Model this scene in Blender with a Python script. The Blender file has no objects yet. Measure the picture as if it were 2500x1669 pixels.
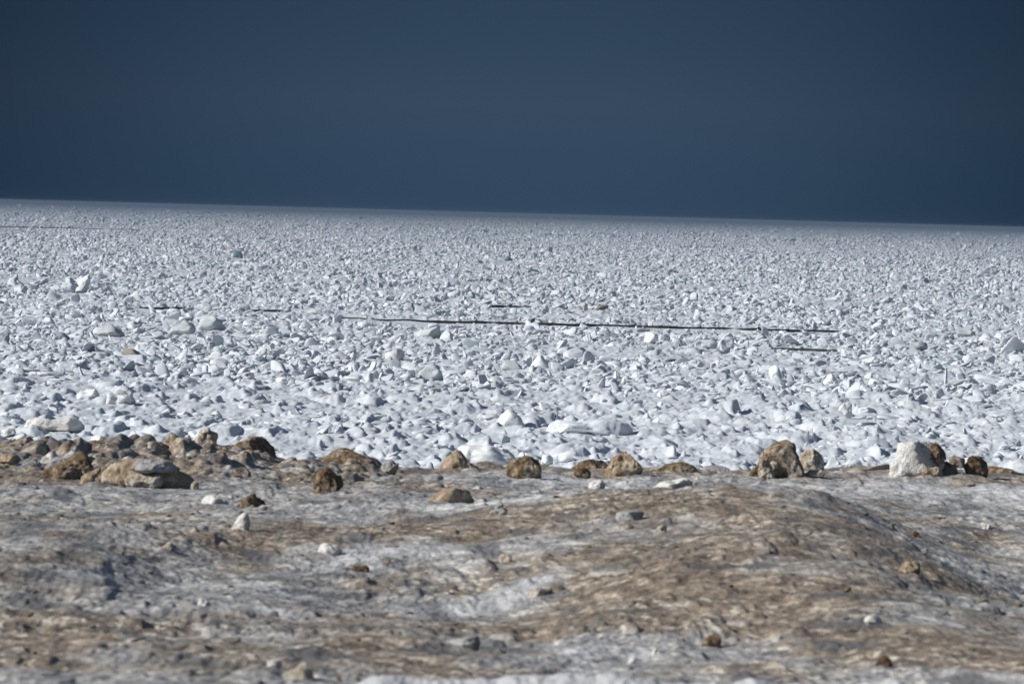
import bpy, bmesh, math, random
import numpy as np
from mathutils import Matrix, Vector

# ------------------------------------------------------------------ camera
SC = bpy.context.scene
COL = SC.collection
F_PX = 13889.0          # focal length in pixels of the 2500 px wide photograph
CX, CY = 1250.0, 834.5
CAM = np.array([0.0, 0.0, 6.4])
PITCH, ROLL = math.radians(1.294), math.radians(1.56)
_f = np.array([0, math.cos(PITCH), -math.sin(PITCH)])
_u0 = np.array([0, math.sin(PITCH), math.cos(PITCH)])
_r0 = np.array([1.0, 0, 0])
_r = _r0 * math.cos(ROLL) + _u0 * math.sin(ROLL)
_u = -_r0 * math.sin(ROLL) + _u0 * math.cos(ROLL)
cam = bpy.data.cameras.new('camera')
cam.lens, cam.sensor_width = 200.0, 36.0
cam.clip_start, cam.clip_end = 0.5, 30000.0
cam.dof.use_dof = True
cam.dof.focus_distance = 175.0
cam.dof.aperture_fstop = 8.5
cam.dof.aperture_blades = 9
co = bpy.data.objects.new('camera', cam)
COL.objects.link(co)
m4 = Matrix.Identity(4)
for i in range(3):
    m4[i][0], m4[i][1], m4[i][2], m4[i][3] = _r[i], _u[i], -_f[i], CAM[i]
co.matrix_world = m4
SC.camera = co

# ------------------------------------------------------------------ sky, sun, exposure
SUN_EL, SUN_AZ = math.radians(31), math.radians(74)   # azimuth: left of straight behind the camera
sd = Vector((-math.sin(SUN_AZ) * math.cos(SUN_EL), -math.cos(SUN_AZ) * math.cos(SUN_EL), math.sin(SUN_EL)))
W = bpy.data.worlds.new('World')
SC.world = W
W.use_nodes = True
nt = W.node_tree
nt.nodes.clear()
def wn(t, **k):
    n = nt.nodes.new(t)
    for a, b in k.items():
        setattr(n, a, b)
    return n
sky = wn('ShaderNodeTexSky', sky_type='NISHITA', sun_disc=False)
sky.sun_elevation = SUN_EL
sky.sun_rotation = math.atan2(sd.x, sd.y)
bg1 = wn('ShaderNodeBackground')
bg1.inputs['Strength'].default_value = 0.05
nt.links.new(sky.outputs[0], bg1.inputs[0])
tc = wn('ShaderNodeTexCoord')
sep = wn('ShaderNodeSeparateXYZ')
nt.links.new(tc.outputs['Generated'], sep.inputs[0])
# the dark slate blue cloud bank that lies along the horizon
rz = wn('ShaderNodeMapRange', interpolation_type='SMOOTHSTEP')
rz.inputs['From Min'].default_value = -0.004
rz.inputs['From Max'].default_value = 0.046
nt.links.new(sep.outputs['Z'], rz.inputs['Value'])
bankramp = wn('ShaderNodeValToRGB')
e = bankramp.color_ramp.elements
e[0].position, e[0].color = 0.0, (0.032, 0.064, 0.113, 1)
e[1].position, e[1].color = 1.0, (0.027, 0.053, 0.096, 1)
for p, c in ((0.16, (0.034, 0.067, 0.118, 1)), (0.45, (0.039, 0.069, 0.116, 1)), (0.75, (0.032, 0.061, 0.106, 1))):
    el = bankramp.color_ramp.elements.new(p)
    el.color = c
nt.links.new(rz.outputs[0], bankramp.inputs[0])
rx = wn('ShaderNodeValToRGB')  # lens vignette put into the sky colour: darker toward both sides
rxm = wn('ShaderNodeMapRange')
rxm.inputs['From Min'].default_value = -0.13
rxm.inputs['From Max'].default_value = 0.13
nt.links.new(sep.outputs['X'], rxm.inputs['Value'])
nt.links.new(rxm.outputs[0], rx.inputs[0])
e = rx.color_ramp.elements
e[0].position, e[0].color = 0.10, (0.40, 0.44, 0.46, 1)
e[1].position, e[1].color = 0.90, (0.38, 0.46, 0.46, 1)
for p, c in ((0.17, (0.52, 0.56, 0.58)), (0.29, (0.78, 0.80, 0.81)), (0.42, (0.97, 0.98, 0.98)), (0.58, (1.0, 1.0, 1.0)), (0.71, (0.80, 0.82, 0.83)), (0.83, (0.51, 0.58, 0.59))):
    el = rx.color_ramp.elements.new(p)
    el.color = (*c, 1)
rx.color_ramp.interpolation = 'B_SPLINE'
mul = wn('ShaderNodeMix', data_type='RGBA', blend_type='MULTIPLY')
mul.inputs['Factor'].default_value = 1
nt.links.new(bankramp.outputs[0], mul.inputs[6])
nt.links.new(rx.outputs[0], mul.inputs[7])
bg2 = wn('ShaderNodeBackground')
bg2.inputs['Strength'].default_value = 0.82
nt.links.new(mul.outputs[2], bg2.inputs[0])
rm = wn('ShaderNodeMapRange', interpolation_type='SMOOTHSTEP')
rm.inputs['From Min'].default_value = 0.06
rm.inputs['From Max'].default_value = 0.30
nt.links.new(sep.outputs['Z'], rm.inputs['Value'])
mixs = wn('ShaderNodeMixShader')
nt.links.new(rm.outputs[0], mixs.inputs[0])
nt.links.new(bg2.outputs[0], mixs.inputs[1])
nt.links.new(bg1.outputs[0], mixs.inputs[2])
wo = wn('ShaderNodeOutputWorld')
nt.links.new(mixs.outputs[0], wo.inputs[0])

sun = bpy.data.lights.new('sun', 'SUN')
sun.energy, sun.angle, sun.color = 5.0, math.radians(0.53), (1.0, 0.965, 0.91)
so = bpy.data.objects.new('sun', sun)
so.rotation_euler = sd.to_track_quat('Z', 'Y').to_euler()
so.location = (-60, -20, 60)
COL.objects.link(so)
SC.view_settings.view_transform = 'Standard'
SC.view_settings.look = 'None'
SC.view_settings.gamma = 1.0
SC.view_settings.exposure = 0.3
SC.render.engine = 'CYCLES'
SC.cycles.max_bounces = 5
SC.cycles.diffuse_bounces = 1
SC.cycles.volume_bounces = 0

# ------------------------------------------------------------------ helpers
rng = np.random.default_rng(7)
random.seed(7)

def pix(px, py, d):
    """World point seen at photograph pixel (px, py) at distance d along the ground."""
    v = _f * F_PX + _r * (px - CX) - _u * (py - CY)
    return CAM + v * (d / v[1])

def hash2(i, j, seed):
    h = (i.astype(np.int64) * 374761393 + j.astype(np.int64) * 668265263 + seed * 1442695041) & 0xFFFFFFFF
    h = ((h ^ (h >> 13)) * 1274126177) & 0xFFFFFFFF
    h = ((h ^ (h >> 16)) * 2246822519) & 0xFFFFFFFF
    h = h ^ (h >> 15)
    return (h & 0xFFFFFF) / float(0x1000000)

def noise2(x, y, seed=0):
    i, j = np.floor(x), np.floor(y)
    fx, fy = x - i, y - j
    ux, uy = fx * fx * fx * (fx * (fx * 6 - 15) + 10), fy * fy * fy * (fy * (fy * 6 - 15) + 10)
    def g(a, b):
        t = hash2(i + a, j + b, seed) * 6.2831853
        return np.cos(t) * (fx - a) + np.sin(t) * (fy - b)
    n0 = g(0, 0) * (1 - ux) + g(1, 0) * ux
    n1 = g(0, 1) * (1 - ux) + g(1, 1) * ux
    return (n0 * (1 - uy) + n1 * uy) * 1.5

def domes(x, y, seed, rmin=0.35, rmax=0.75, sharp=0.5):
    """Max over jittered rounded lumps, one per unit cell."""
    i0, j0 = np.floor(x), np.floor(y)
    out = np.zeros_like(x)
    for a in (-1, 0, 1):
        for b in (-1, 0, 1):
            i, j = i0 + a, j0 + b
            cx = i + hash2(i, j, seed)
            cy = j + hash2(i, j, seed + 1)
            r = rmin + (rmax - rmin) * hash2(i, j, seed + 2)
            h = 0.25 + 0.75 * hash2(i, j, seed + 3) ** 2
            tx = (hash2(i, j, seed + 4) - 0.5) * 0.9
            q = ((x - cx) ** 2 + (y - cy) ** 2) / (r * r)
            v = h * np.power(np.clip(1 - q, 0, 1), sharp) * (1 + tx * (x - cx) / r)
            out = np.maximum(out, v)
    return out

def drifts(x, y, seed, rmin, rmax):
    """Wind-cut lumps: a long slope on the sunny left, a steep drop on the right; one per unit cell."""
    i0, j0 = np.floor(x), np.floor(y)
    out = np.zeros_like(x)
    for a in (-1, 0, 1):
        for b in (-1, 0, 1):
            i, j = i0 + a, j0 + b
            cx, cy = i + hash2(i, j, seed), j + hash2(i, j, seed + 1)
            r = rmin + (rmax - rmin) * hash2(i, j, seed + 2)
            h = 0.12 + 0.88 * hash2(i, j, seed + 3) ** 2.5
            t_ = (x - cx) / r
            t_ = np.where(t_ < 0, t_, t_ * (1.5 + 2.5 * hash2(i, j, seed + 5)))
            q_ = t_ * t_ + ((y - cy) / (r * (0.6 + 0.6 * hash2(i, j, seed + 6)))) ** 2
            out = np.maximum(out, h * np.power(np.clip(1 - q_, 0, 1), 0.75))
    return out

def noise3(p, seed=0):
    i = np.floor(p).astype(np.int64)
    f = p - i
    u = f * f * (3 - 2 * f)
    def h(a, b, c):
        k = (i[:, 2] + c) * 1013
        return hash2(i[:, 0] + a + k, i[:, 1] + b - k * 7, seed) * 2 - 1
    r = 0
    for a in (0, 1):
        wa = u[:, 0] if a else 1 - u[:, 0]
        for b in (0, 1):
            wb = u[:, 1] if b else 1 - u[:, 1]
            for c in (0, 1):
                wc = u[:, 2] if c else 1 - u[:, 2]
                r = r + wa * wb * wc * h(a, b, c)
    return r

def sstep(a, b, x):
    t = np.clip((x - a) / (b - a), 0, 1)
    return t * t * (3 - 2 * t)

def mesh_from(name, verts, faces, smooth=True):
    """faces: an (n, k) array with k = 3 or 4."""
    me = bpy.data.meshes.new(name)
    n, k = faces.shape
    me.vertices.add(len(verts))
    me.vertices.foreach_set('co', np.ascontiguousarray(verts, dtype=np.float32).ravel())
    me.loops.add(n * k)
    me.loops.foreach_set('vertex_index', np.ascontiguousarray(faces, dtype=np.int32).ravel())
    me.polygons.add(n)
    me.polygons.foreach_set('loop_start', np.arange(0, n * k, k, dtype=np.int32))
    me.polygons.foreach_set('use_smooth', np.full(n, smooth, dtype=bool))
    me.update(calc_edges=True)
    return me

def link(name, me, mat=None, parent=None):
    o = bpy.data.objects.new(name, me)
    if mat is not None and me is not None:
        if not me.materials:
            me.materials.append(mat)
    COL.objects.link(o)
    if parent:
        o.parent = parent
    return o

def tag(o, label=None, cat=None, group=None, kind=None):
    if label: o['label'] = label
    if cat: o['category'] = cat
    if group: o['group'] = group
    if kind: o['kind'] = kind
    return o

def sphere(level):
    bm = bmesh.new()
    bmesh.ops.create_icosphere(bm, subdivisions=level, radius=1)
    v = np.array([x.co[:] for x in bm.verts])
    f = np.array([[w.index for w in x.verts] for x in bm.faces])
    bm.free()
    return v / np.linalg.norm(v, axis=1)[:, None], f
SPH = {l: sphere(l) for l in (2, 3, 4, 5)}

# ------------------------------------------------------------------ materials
def new_mat(name):
    m = bpy.data.materials.new(name)
    m.use_nodes = True
    t = m.node_tree
    t.nodes.clear()
    out = t.nodes.new('ShaderNodeOutputMaterial')
    b = t.nodes.new('ShaderNodeBsdfPrincipled')
    t.links.new(b.outputs[0], out.inputs[0])
    return m, t, b

def mnode(t, kind, **k):
    n = t.nodes.new(kind)
    for a, b in k.items():
        setattr(n, a, b)
    return n

def mnoise(t, vec, scale, detail=4, rough=0.6, dist=0.0):
    n = mnode(t, 'ShaderNodeTexNoise')
    n.inputs['Scale'].default_value = scale
    n.inputs['Detail'].default_value = detail
    n.inputs['Roughness'].default_value = rough
    n.inputs['Distortion'].default_value = dist
    if vec is not None:
        t.links.new(vec, n.inputs['Vector'])
    return n.outputs['Fac']

def mramp(t, fac, stops):
    r = mnode(t, 'ShaderNodeValToRGB')
    el = r.color_ramp.elements
    el[0].position, el[0].color = stops[0][0], (*stops[0][1], 1)
    el[1].position, el[1].color = stops[-1][0], (*stops[-1][1], 1)
    for p, c in stops[1:-1]:
        q = el.new(p)
        q.color = (*c, 1)
    t.links.new(fac, r.inputs[0])
    return r.outputs[0]

def mmix(t, fac, a, b, mode='MIX'):
    n = mnode(t, 'ShaderNodeMix', data_type='RGBA', blend_type=mode)
    for s, v in ((0, fac), (6, a), (7, b)):
        if isinstance(v, (int, float)):
            n.inputs[s].default_value = v
        elif isinstance(v, tuple):
            n.inputs[s].default_value = (*v, 1)
        else:
            t.links.new(v, n.inputs[s])
    return n.outputs[2]

def mbump(t, b, h, strength, dist):
    n = mnode(t, 'ShaderNodeBump')
    n.inputs['Strength'].default_value = strength
    n.inputs['Distance'].default_value = dist
    t.links.new(h, n.inputs['Height'])
    t.links.new(n.outputs[0], b.inputs['Normal'])

def mrange(t, fac, a, b, lo=0.0, hi=1.0):
    r = mnode(t, 'ShaderNodeMapRange', interpolation_type='SMOOTHSTEP')
    for i, v in enumerate((a, b, lo, hi)):
        r.inputs[i + 1].default_value = v
    t.links.new(fac, r.inputs[0])
    return r.outputs[0]

def snow_material(name, lo, hi, tint=(0.60, 0.66, 0.70), dirt=None):
    m, t, b = new_mat(name)
    g = mnode(t, 'ShaderNodeNewGeometry').outputs['Position']
    oi = mnode(t, 'ShaderNodeObjectInfo').outputs['Random']
    n1 = mnoise(t, g, 2.2, 4)
    c = mramp(t, n1, ((0.3, lo), (0.65, hi)))
    c = mmix(t, mrange(t, oi, 0.45, 1.0, 0.0, 0.45), c, tint)
    c = mmix(t, mrange(t, oi, 0.945, 0.955, 0.0, 0.55), c, (0.20, 0.27, 0.30))      # some pieces are bare bluish ice
    if dirt:
        n2 = mnoise(t, g, 0.35, 5, 0.65)
        at = mnode(t, 'ShaderNodeAttribute', attribute_name='dirt')
        c = mmix(t, mrange(t, n2, 0.60, 0.74, 0.0, 0.55), c, dirt)
    t.links.new(c, b.inputs['Base Color'])
    b.inputs['Roughness'].default_value = 0.62
    b.inputs['Specular IOR Level'].default_value = 0.3
    mbump(t, b, mnoise(t, g, 14, 5, 0.7), 0.5, 0.03)
    return m

def stained_material(name, stops, scale=6.0, white=0.3):
    """Sandy shore ice: crusted noise between dark brown, tan and cream."""
    m, t, b = new_mat(name)
    tcn = mnode(t, 'ShaderNodeTexCoord').outputs['Object']
    n1 = mnoise(t, tcn, scale, 6, 0.68, 0.4)
    n2 = mnoise(t, tcn, scale * 4.2, 5, 0.7)
    add = mnode(t, 'ShaderNodeMath', operation='MULTIPLY_ADD')
    t.links.new(n2, add.inputs[0])
    add.inputs[1].default_value = 0.45
    t.links.new(n1, add.inputs[2])
    sub = mnode(t, 'ShaderNodeMath', operation='SUBTRACT')
    t.links.new(add.outputs[0], sub.inputs[0])
    sub.inputs[1].default_value = 0.225
    c = mramp(t, sub.outputs[0], stops)
    n3 = mnoise(t, tcn, scale * 2.4, 4, 0.6)
    c = mmix(t, mrange(t, n3, 0.58, 0.68, 0, 0.6), c, tuple(0.22 * v for v in stops[1][1]))       # sandy pits
    c = mmix(t, mrange(t, mnoise(t, tcn, scale * 0.6, 5, 0.7), 0.56, 0.66, 0, white), c, (0.50, 0.49, 0.47))   # clean ice patches
    t.links.new(c, b.inputs['Base Color'])
    b.inputs['Roughness'].default_value = 0.72
    b.inputs['Specular IOR Level'].default_value = 0.25
    mbump(t, b, n2, 1.0, 0.05)
    return m

M = {}
M['snow'] = snow_material('snow_ice', (0.42, 0.47, 0.53), (0.585, 0.61, 0.645), (0.38, 0.43, 0.49), (0.47, 0.44, 0.40))
M['bright'] = snow_material('bright_snow', (0.55, 0.58, 0.61), (0.66, 0.675, 0.685), (0.58, 0.60, 0.62))
M['sandysnow'] = snow_material('sandy_snow', (0.42, 0.40, 0.37), (0.57, 0.57, 0.56), (0.50, 0.49, 0.47))
M['glassy'] = snow_material('glassy_ice', (0.28, 0.325, 0.345), (0.52, 0.555, 0.57), (0.38, 0.42, 0.44))
M['teal'] = snow_material('dark_teal_ice', (0.07, 0.12, 0.15), (0.22, 0.30, 0.33), (0.12, 0.18, 0.21))
M['greyslab'] = snow_material('grey_slab_ice', (0.22, 0.25, 0.27), (0.42, 0.45, 0.46), (0.3, 0.32, 0.33))
M['brownslab'] = snow_material('brown_slab_ice', (0.10, 0.085, 0.07), (0.24, 0.20, 0.16), (0.17, 0.14, 0.11))
DK, BR, TA, CR, WH, GY = (0.028, 0.017, 0.008), (0.105, 0.066, 0.034), (0.28, 0.205, 0.13), (0.45, 0.39, 0.305), (0.60, 0.59, 0.57), (0.32, 0.315, 0.31)
M['dark'] = stained_material('dark_brown_ice', ((0.34, DK), (0.45, BR), (0.56, (0.18, 0.118, 0.062)), (0.67, TA)))
M['brown'] = stained_material('brown_ice', ((0.33, DK), (0.42, BR), (0.52, (0.21, 0.15, 0.09)), (0.66, CR)))
M['tan'] = stained_material('tan_ice', ((0.33, (0.14, 0.092, 0.052)), (0.43, (0.29, 0.215, 0.138)), (0.54, (0.41, 0.33, 0.235)), (0.66, (0.58, 0.52, 0.43))))
M['greybrown'] = stained_material('grey_brown_ice', ((0.33, (0.06, 0.045, 0.03)), (0.43, (0.16, 0.128, 0.095)), (0.54, (0.27, 0.235, 0.195)), (0.66, (0.46, 0.435, 0.41))))
M['cream'] = stained_material('cream_ice', ((0.32, (0.15, 0.105, 0.065)), (0.41, (0.34, 0.28, 0.205)), (0.54, (0.50, 0.465, 0.41)), (0.66, WH)))
M['whiteice'] = stained_material('white_ice', ((0.27, (0.33, 0.26, 0.18)), (0.37, (0.55, 0.54, 0.52)), (0.6, (0.66, 0.66, 0.65)), (0.75, (0.72, 0.72, 0.72))), 4.0)
M['greyice'] = stained_material('grey_ice', ((0.3, (0.18, 0.17, 0.165)), (0.44, GY), (0.58, (0.42, 0.425, 0.43)), (0.7, (0.56, 0.565, 0.57))), 5.0)

# ------------------------------------------------------------------ shore ground
PROF_D = np.array([14, 20, 24, 26, 30, 35, 40, 46, 52, 58, 64, 68, 72.0])
PROF_Y = np.array([2150, 1850, 1740, 1690, 1605, 1508, 1430, 1352, 1283, 1228, 1186, 1163, 1143.0])
PROF_Z = np.array([pix(1250, y, d)[2] for d, y in zip(PROF_D, PROF_Y)])
CREST = ((-200, 1090), (0, 1085), (120, 1093), (200, 1096), (300, 1091), (420, 1090), (500, 1096), (560, 1092), (640, 1098), (700, 1124), (780, 1128), (860, 1130), (940, 1146), (1060, 1146), (1200, 1140),
         (1330, 1144), (1600, 1145), (1820, 1152), (2020, 1150), (2170, 1147), (2420, 1150), (2500, 1160), (2700, 1166))
CREST_P = np.array([pix(a, b, 72.0) for a, b in CREST])
DC = 72.0

FEET = ((1119, 122, 70.6, .03), (1285, 90, 68.6, .035), (1440, 110, 70.3, .02), (1520, 110, 68.8, .03), (1653, 120, 70.4, .02), (1893, 170, 68.2, .05),
        (1985, 90, 70.2, .03), (2240, 150, 69.0, .04), (2383, 80, 69.0, .04), (843, 230, 69.4, .05), (2110, 140, 70.3, .02), (2460, 110, 70.4, .02))
def ground_base(x, d):
    z = np.interp(d, PROF_D, PROF_Z)
    zc = np.interp(x, CREST_P[:, 0], CREST_P[:, 2])
    z = z + (zc - PROF_Z[-1]) * sstep(60, 71, d)
    # the wide hump on the right, its shoulder in front, and lesser swells
    def hump(px, dd, sx, sy, a, rot=0.0):
        cx = (px - CX) / F_PX * dd
        X, Y = x - cx, d - dd
        c, s = math.cos(rot), math.sin(rot)
        U, V = X * c + Y * s * 0.25, Y * c - X * s * 4
        return a * np.exp(-(U / sx) ** 2 / 2 - (V / sy) ** 2 / 2)
    def swell(px, dd, sl, sr, sn, sf, a):
        cx = (px - CX) / F_PX * dd
        X, Y = x - cx, d - dd
        return a * np.exp(-(X / np.where(X < 0, sl, sr)) ** 2 / 2 - (Y / np.where(Y < 0, sn, sf)) ** 2 / 2)
    z = z + swell(1880, 51, 1.55, 0.80, 9.5, 3.6, 0.47) + swell(2640, 47, 1.0, 1.5, 9.0, 6.0, -0.20)
    z = z + swell(120, 41, 1.5, 0.75, 6.0, 4.0, 0.24) + swell(1150, 38, 0.7, 0.8, 6.0, 4.0, -0.17)
    z = z + hump(1000, 32.0, 0.34, 1.8, 0.09) + hump(520, 47, 0.9, 2.8, 0.06) + hump(420, 38.5, 0.30, 2.6, -0.12)
    z = z + hump(800, 56, 1.3, 3.0, 0.05) 
    z = z + swell(1380, 52, 1.2, 0.6, 5.0, 2.5, 0.08)
    for px, w_, dd, a in FEET:                        # ice and sand banked against the larger blocks
        z = z + a * np.exp(-((x - (px - CX) / F_PX * dd) / (w_ * 0.62 * dd / F_PX)) ** 2 - ((d - dd) / 0.8) ** 2)
    # low snow lip nearest the camera
    la, lb = pix(850, 1648, 25.9), pix(2300, 1640, 25.9)
    zl = la[2] + (lb[2] - la[2]) * (x - la[0]) / (lb[0] - la[0]) + 0.022 * noise2(x / 0.45, x * 0, 97) + 0.012 * noise2(x / 0.12, x * 0, 98)
    zl = zl - 0.10 * ((d - 25.9) / 0.6) ** 2 - 0.25 * (1 - sstep(-0.95, -0.55, x) * (1 - sstep(1.80, 2.02, x)))
    z = np.maximum(z, np.where(d < 28, zl, z))
    # lee side: down to the lake
    back = sstep(71.5, 88, d)
    return z * (1 - back) + (-0.3) * back

def flow(x, d):
    """Grain of the refrozen surface: flakes longer across than they look, drifting a little to near right."""
    return 0.66 * x + 0.030 * d + 0.12 * noise2(x / 1.9, d / 7.0, 12), d * 0.24 + 0.2 * noise2(x / 1.3, d / 5.0, 13)

def ground_fine(x, d):
    n = noise2
    u, v = flow(x, d)
    fade = 1 - sstep(74, 84, d)
    z = 0.075 * n(x / 2.3, d / 5.6, 3) + 0.040 * n(x / 0.9 + 7, d / 3.2, 4)
    z = z + 0.022 * n(u / 0.34, v / 0.34, 5)
    w = 0.30 + 0.9 * np.clip(n(x / 1.1, d / 4.0, 11) + 0.35, 0, 1.2)
    z = z + w * 0.042 * drifts(u / 0.20, v / 0.26, 21, 0.3, 0.8)
    z = z + w * 0.022 * drifts(u / 0.09, v / 0.15, 31, 0.3, 0.75)
    z = z + 0.008 * (1 - 2 * np.abs(n(u / 0.10, v / 0.14, 6)))
    z = z + 0.005 * n(x / 0.035, d / 0.2, 8)
    # rubble heaps along the crest on the left
    pile = np.clip(np.exp(-((x + 4.6) / 1.9) ** 4) + 0.8 * np.exp(-((x + 2.1) / 0.55) ** 2), 0, 1) + 0.22
    z = z + pile * sstep(60, 66, d) * (0.5 * drifts(x / 0.42, d / 1.5, 41, 0.4, 0.85) * 0.34 + 0.06 * domes(x / 0.17, d / 0.6, 46, 0.4, 0.8, 0.5))
    return z * fade

def ground_z(x, d):
    x, d = np.atleast_1d(np.asarray(x, float)), np.atleast_1d(np.asarray(d, float))
    return ground_base(x, d) + ground_fine(x, d)

def hit(px, py):
    """Distance at which the sight line through a pixel first meets the shore ground."""
    dd = np.linspace(22, 73, 3000)
    P = pix(px, py, 1.0) - CAM
    below = np.nonzero(CAM[2] + P[2] * dd <= ground_z(P[0] * dd, dd))[0]
    return float(dd[below[0]]) if len(below) else 71.0

NR, NC = 1350, 1300
t = np.linspace(0, 1, NR)
inv = 1 / 19.0 + (1 / 78.0 - 1 / 19.0) * t           # rows dense where the picture is dense
drow = 0.55 * (1 / inv) + 0.45 * (19 + 59 * t)
drow = np.concatenate([drow, np.linspace(78.4, 92, 36)])
s = np.linspace(-1, 1, NC)
D, S = np.meshgrid(drow, s, indexing='ij')
X = S * (0.118 * D + 2.0)
Z = ground_z(X.ravel(), D.ravel()).reshape(X.shape)
idx = np.arange(X.size).reshape(X.shape)
quads = np.stack([idx[:-1, :-1], idx[:-1, 1:], idx[1:, 1:], idx[1:, :-1]], -1).reshape(-1, 4)
gm = mesh_from('ground', np.stack([X.ravel(), D.ravel(), Z.ravel()], 1), quads)

# sand stains: where the beach sand has soaked the shore ice (true marks of the place)
xf, df = X.ravel(), D.ravel()
def blob(px, py, sx, sy, tilt=0.0):
    d0 = hit(px, py)
    cx = pix(px, py, d0)[0]
    U = (xf - cx) / (sx * d0 / F_PX)
    h0 = 6.4 - 3.6
    V = (df - d0) / max(0.4, sy * d0 * d0 / (F_PX * h0))
    return np.exp(-(U * U + (V + tilt * U) ** 2) * 0.5)
st = 0.42 + 0.36 * noise2(xf / 1.7, df / 4.5, 51) + 0.40 * noise2(xf / 0.55, df / 2.2, 52)
for a in ((1000, 1290, 300, 24, -0.3), (1600, 1350, 380, 46, 0.2), (1750, 1235, 300, 34, 0.1), (950, 1580, 140, 40, 0), (1850, 1420, 380, 60, 0.3), (2150, 1330, 200, 40, 0.3),
          (300, 1560, 330, 45, 0.2), (2250, 1580, 260, 70, 0.3), (1300, 1260, 260, 12, -0.3), (1450, 1500, 300, 40, -0.2), (100, 1170, 200, 18, 0), (830, 1175, 110, 22, 0), (620, 1330, 160, 20, 0)):
    st = st + 0.46 * blob(*a)
for a in ((1200, 1470, 170, 26, -0.6), (560, 1440, 240, 50, 0.2), (2350, 1215, 260, 30, 0), (1150, 1225, 260, 12, 0.1), (1400, 1180, 280, 12, 0), (1480, 1590, 130, 40, 0),
          (300, 1200, 330, 14, 0), (1880, 1370, 110, 20, 0.3), (1650, 1180, 220, 10, 0), (1000, 1350, 200, 12, -0.2), (2420, 1420, 120, 40, 0.2)):
    st = st - 0.52 * blob(*a)
crestrow = sstep(64, 69, df) * 0.28
st = np.clip(st + crestrow + 0.35 * sstep(61, 64, df) * (xf < -1.6) * (0.6 + 0.9 * noise2(xf / 0.3, df / 1.0, 55)), 0, 1)
snowlip = sstep(26.75, 26.35, df + 0.35 * noise2(xf / 0.3, df / 0.7, 53)) * sstep(-1.05, -0.8, xf) * (1 - sstep(1.9, 2.1, xf))
pale = np.zeros_like(xf)
for a in ((1190, 1475, 130, 22, -1.0), (1290, 1425, 90, 12, -1.0), (1470, 1600, 110, 30, 0), (1140, 1232, 230, 10, 0.1), (1420, 1180, 230, 9, 0), (2280, 1200, 240, 18, 0), (640, 1430, 160, 14, 0.2), (900, 1350, 150, 12, -0.2), (620, 1490, 130, 14, 0.5)):
    pale = np.maximum(pale, blob(*a))
pale = np.clip(pale * (0.9 + 0.9 * noise2(xf / 0.25, df / 1.2, 54)), 0, 1)
# blotches of dark meltwater ice
dkp = np.clip(noise2(xf / 0.45 + 0.2 * df, df / 1.1, 61) * 1.2 - 0.25, 0, 1)
for nm, arr in (('stain', st), ('snowlip', snowlip), ('wet', dkp), ('pale', pale)):
    a = gm.attributes.new(nm, 'FLOAT', 'POINT')
    a.data.foreach_set('value', arr.astype(np.float32))

def ground_material():
    m, t, b = new_mat('sandy_shore_ice')
    g = mnode(t, 'ShaderNodeNewGeometry').outputs['Position']
    def att(n):
        return mnode(t, 'ShaderNodeAttribute', attribute_name=n).outputs['Fac']
    v = mnode(t, 'ShaderNodeAttribute', attribute_name='flow').outputs['Vector']
    f1 = mnoise(t, v, 8, 6, 0.72, 0.3)
    f2 = mnoise(t, v, 17, 5, 0.68)
    f3 = mnoise(t, v, 3.0, 4, 0.6)
    ice = mramp(t, f1, ((0.30, (0.085, 0.088, 0.095)), (0.43, (0.20, 0.20, 0.205)), (0.55, (0.32, 0.32, 0.32)), (0.66, (0.58, 0.58, 0.57))))
    sand = mramp(t, f1, ((0.30, (0.045, 0.034, 0.024)), (0.43, (0.122, 0.095, 0.068)), (0.55, (0.215, 0.174, 0.130)), (0.67, (0.48, 0.41, 0.325))))
    k = mnode(t, 'ShaderNodeMath', operation='MULTIPLY_ADD')
    t.links.new(f3, k.inputs[0])
    k.inputs[1].default_value = 0.9
    t.links.new(att('stain'), k.inputs[2])
    k2 = mnode(t, 'ShaderNodeMath', operation='MULTIPLY_ADD')
    t.links.new(f2, k2.inputs[0])
    k2.inputs[1].default_value = 0.7
    t.links.new(k.outputs[0], k2.inputs[2])
    c = mmix(t, mrange(t, k2.outputs[0], 0.98, 1.62), ice, sand)
    # pale flecks of crushed ice and dark grit
    patch = mrange(t, mnoise(t, v, 1.3, 3, 0.6), 0.38, 0.62, 0.12, 1.0)
    def times(a, b):
        n = mnode(t, 'ShaderNodeMath', operation='MULTIPLY')
        t.links.new(a, n.inputs[0]); t.links.new(b, n.inputs[1])
        return n.outputs[0]
    c = mmix(t, times(mrange(t, f2, 0.54, 0.63, 0, 0.95), patch), c, (0.56, 0.525, 0.465))
    f4 = mnoise(t, v, 5.5, 3, 0.55)
    c = mmix(t, times(mrange(t, f4, 0.60, 0.66, 0, 0.7), patch), c, (0.50, 0.475, 0.43))
    c = mmix(t, mrange(t, f2, 0.44, 0.34, 0, 0.85), c, (0.040, 0.037, 0.036))
    c = mmix(t, mrange(t, att('wet'), 0.05, 0.5, 0, 0.75), c, (0.085, 0.088, 0.095))
    c = mmix(t, mrange(t, att('pale'), 0.1, 0.9, 0, 0.75), c, mramp(t, f1, ((0.32, (0.26, 0.27, 0.29)), (0.6, (0.56, 0.565, 0.575)))))
    lip = mramp(t, f1, ((0.3, (0.30, 0.315, 0.34)), (0.6, (0.50, 0.51, 0.52))))
    c = mmix(t, att('snowlip'), c, lip)
    t.links.new(c, b.inputs['Base Color'])
    b.inputs['Roughness'].default_value = 0.6
    b.inputs['Specular IOR Level'].default_value = 0.3
    mbump(t, b, f2, 0.8, 0.025)
    return m
u_, v_ = flow(xf, df)
a = gm.attributes.new('flow', 'FLOAT_VECTOR', 'POINT')
a.data.foreach_set('vector', np.stack([u_, v_, Z.ravel()], 1).astype(np.float32).ravel())
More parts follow.
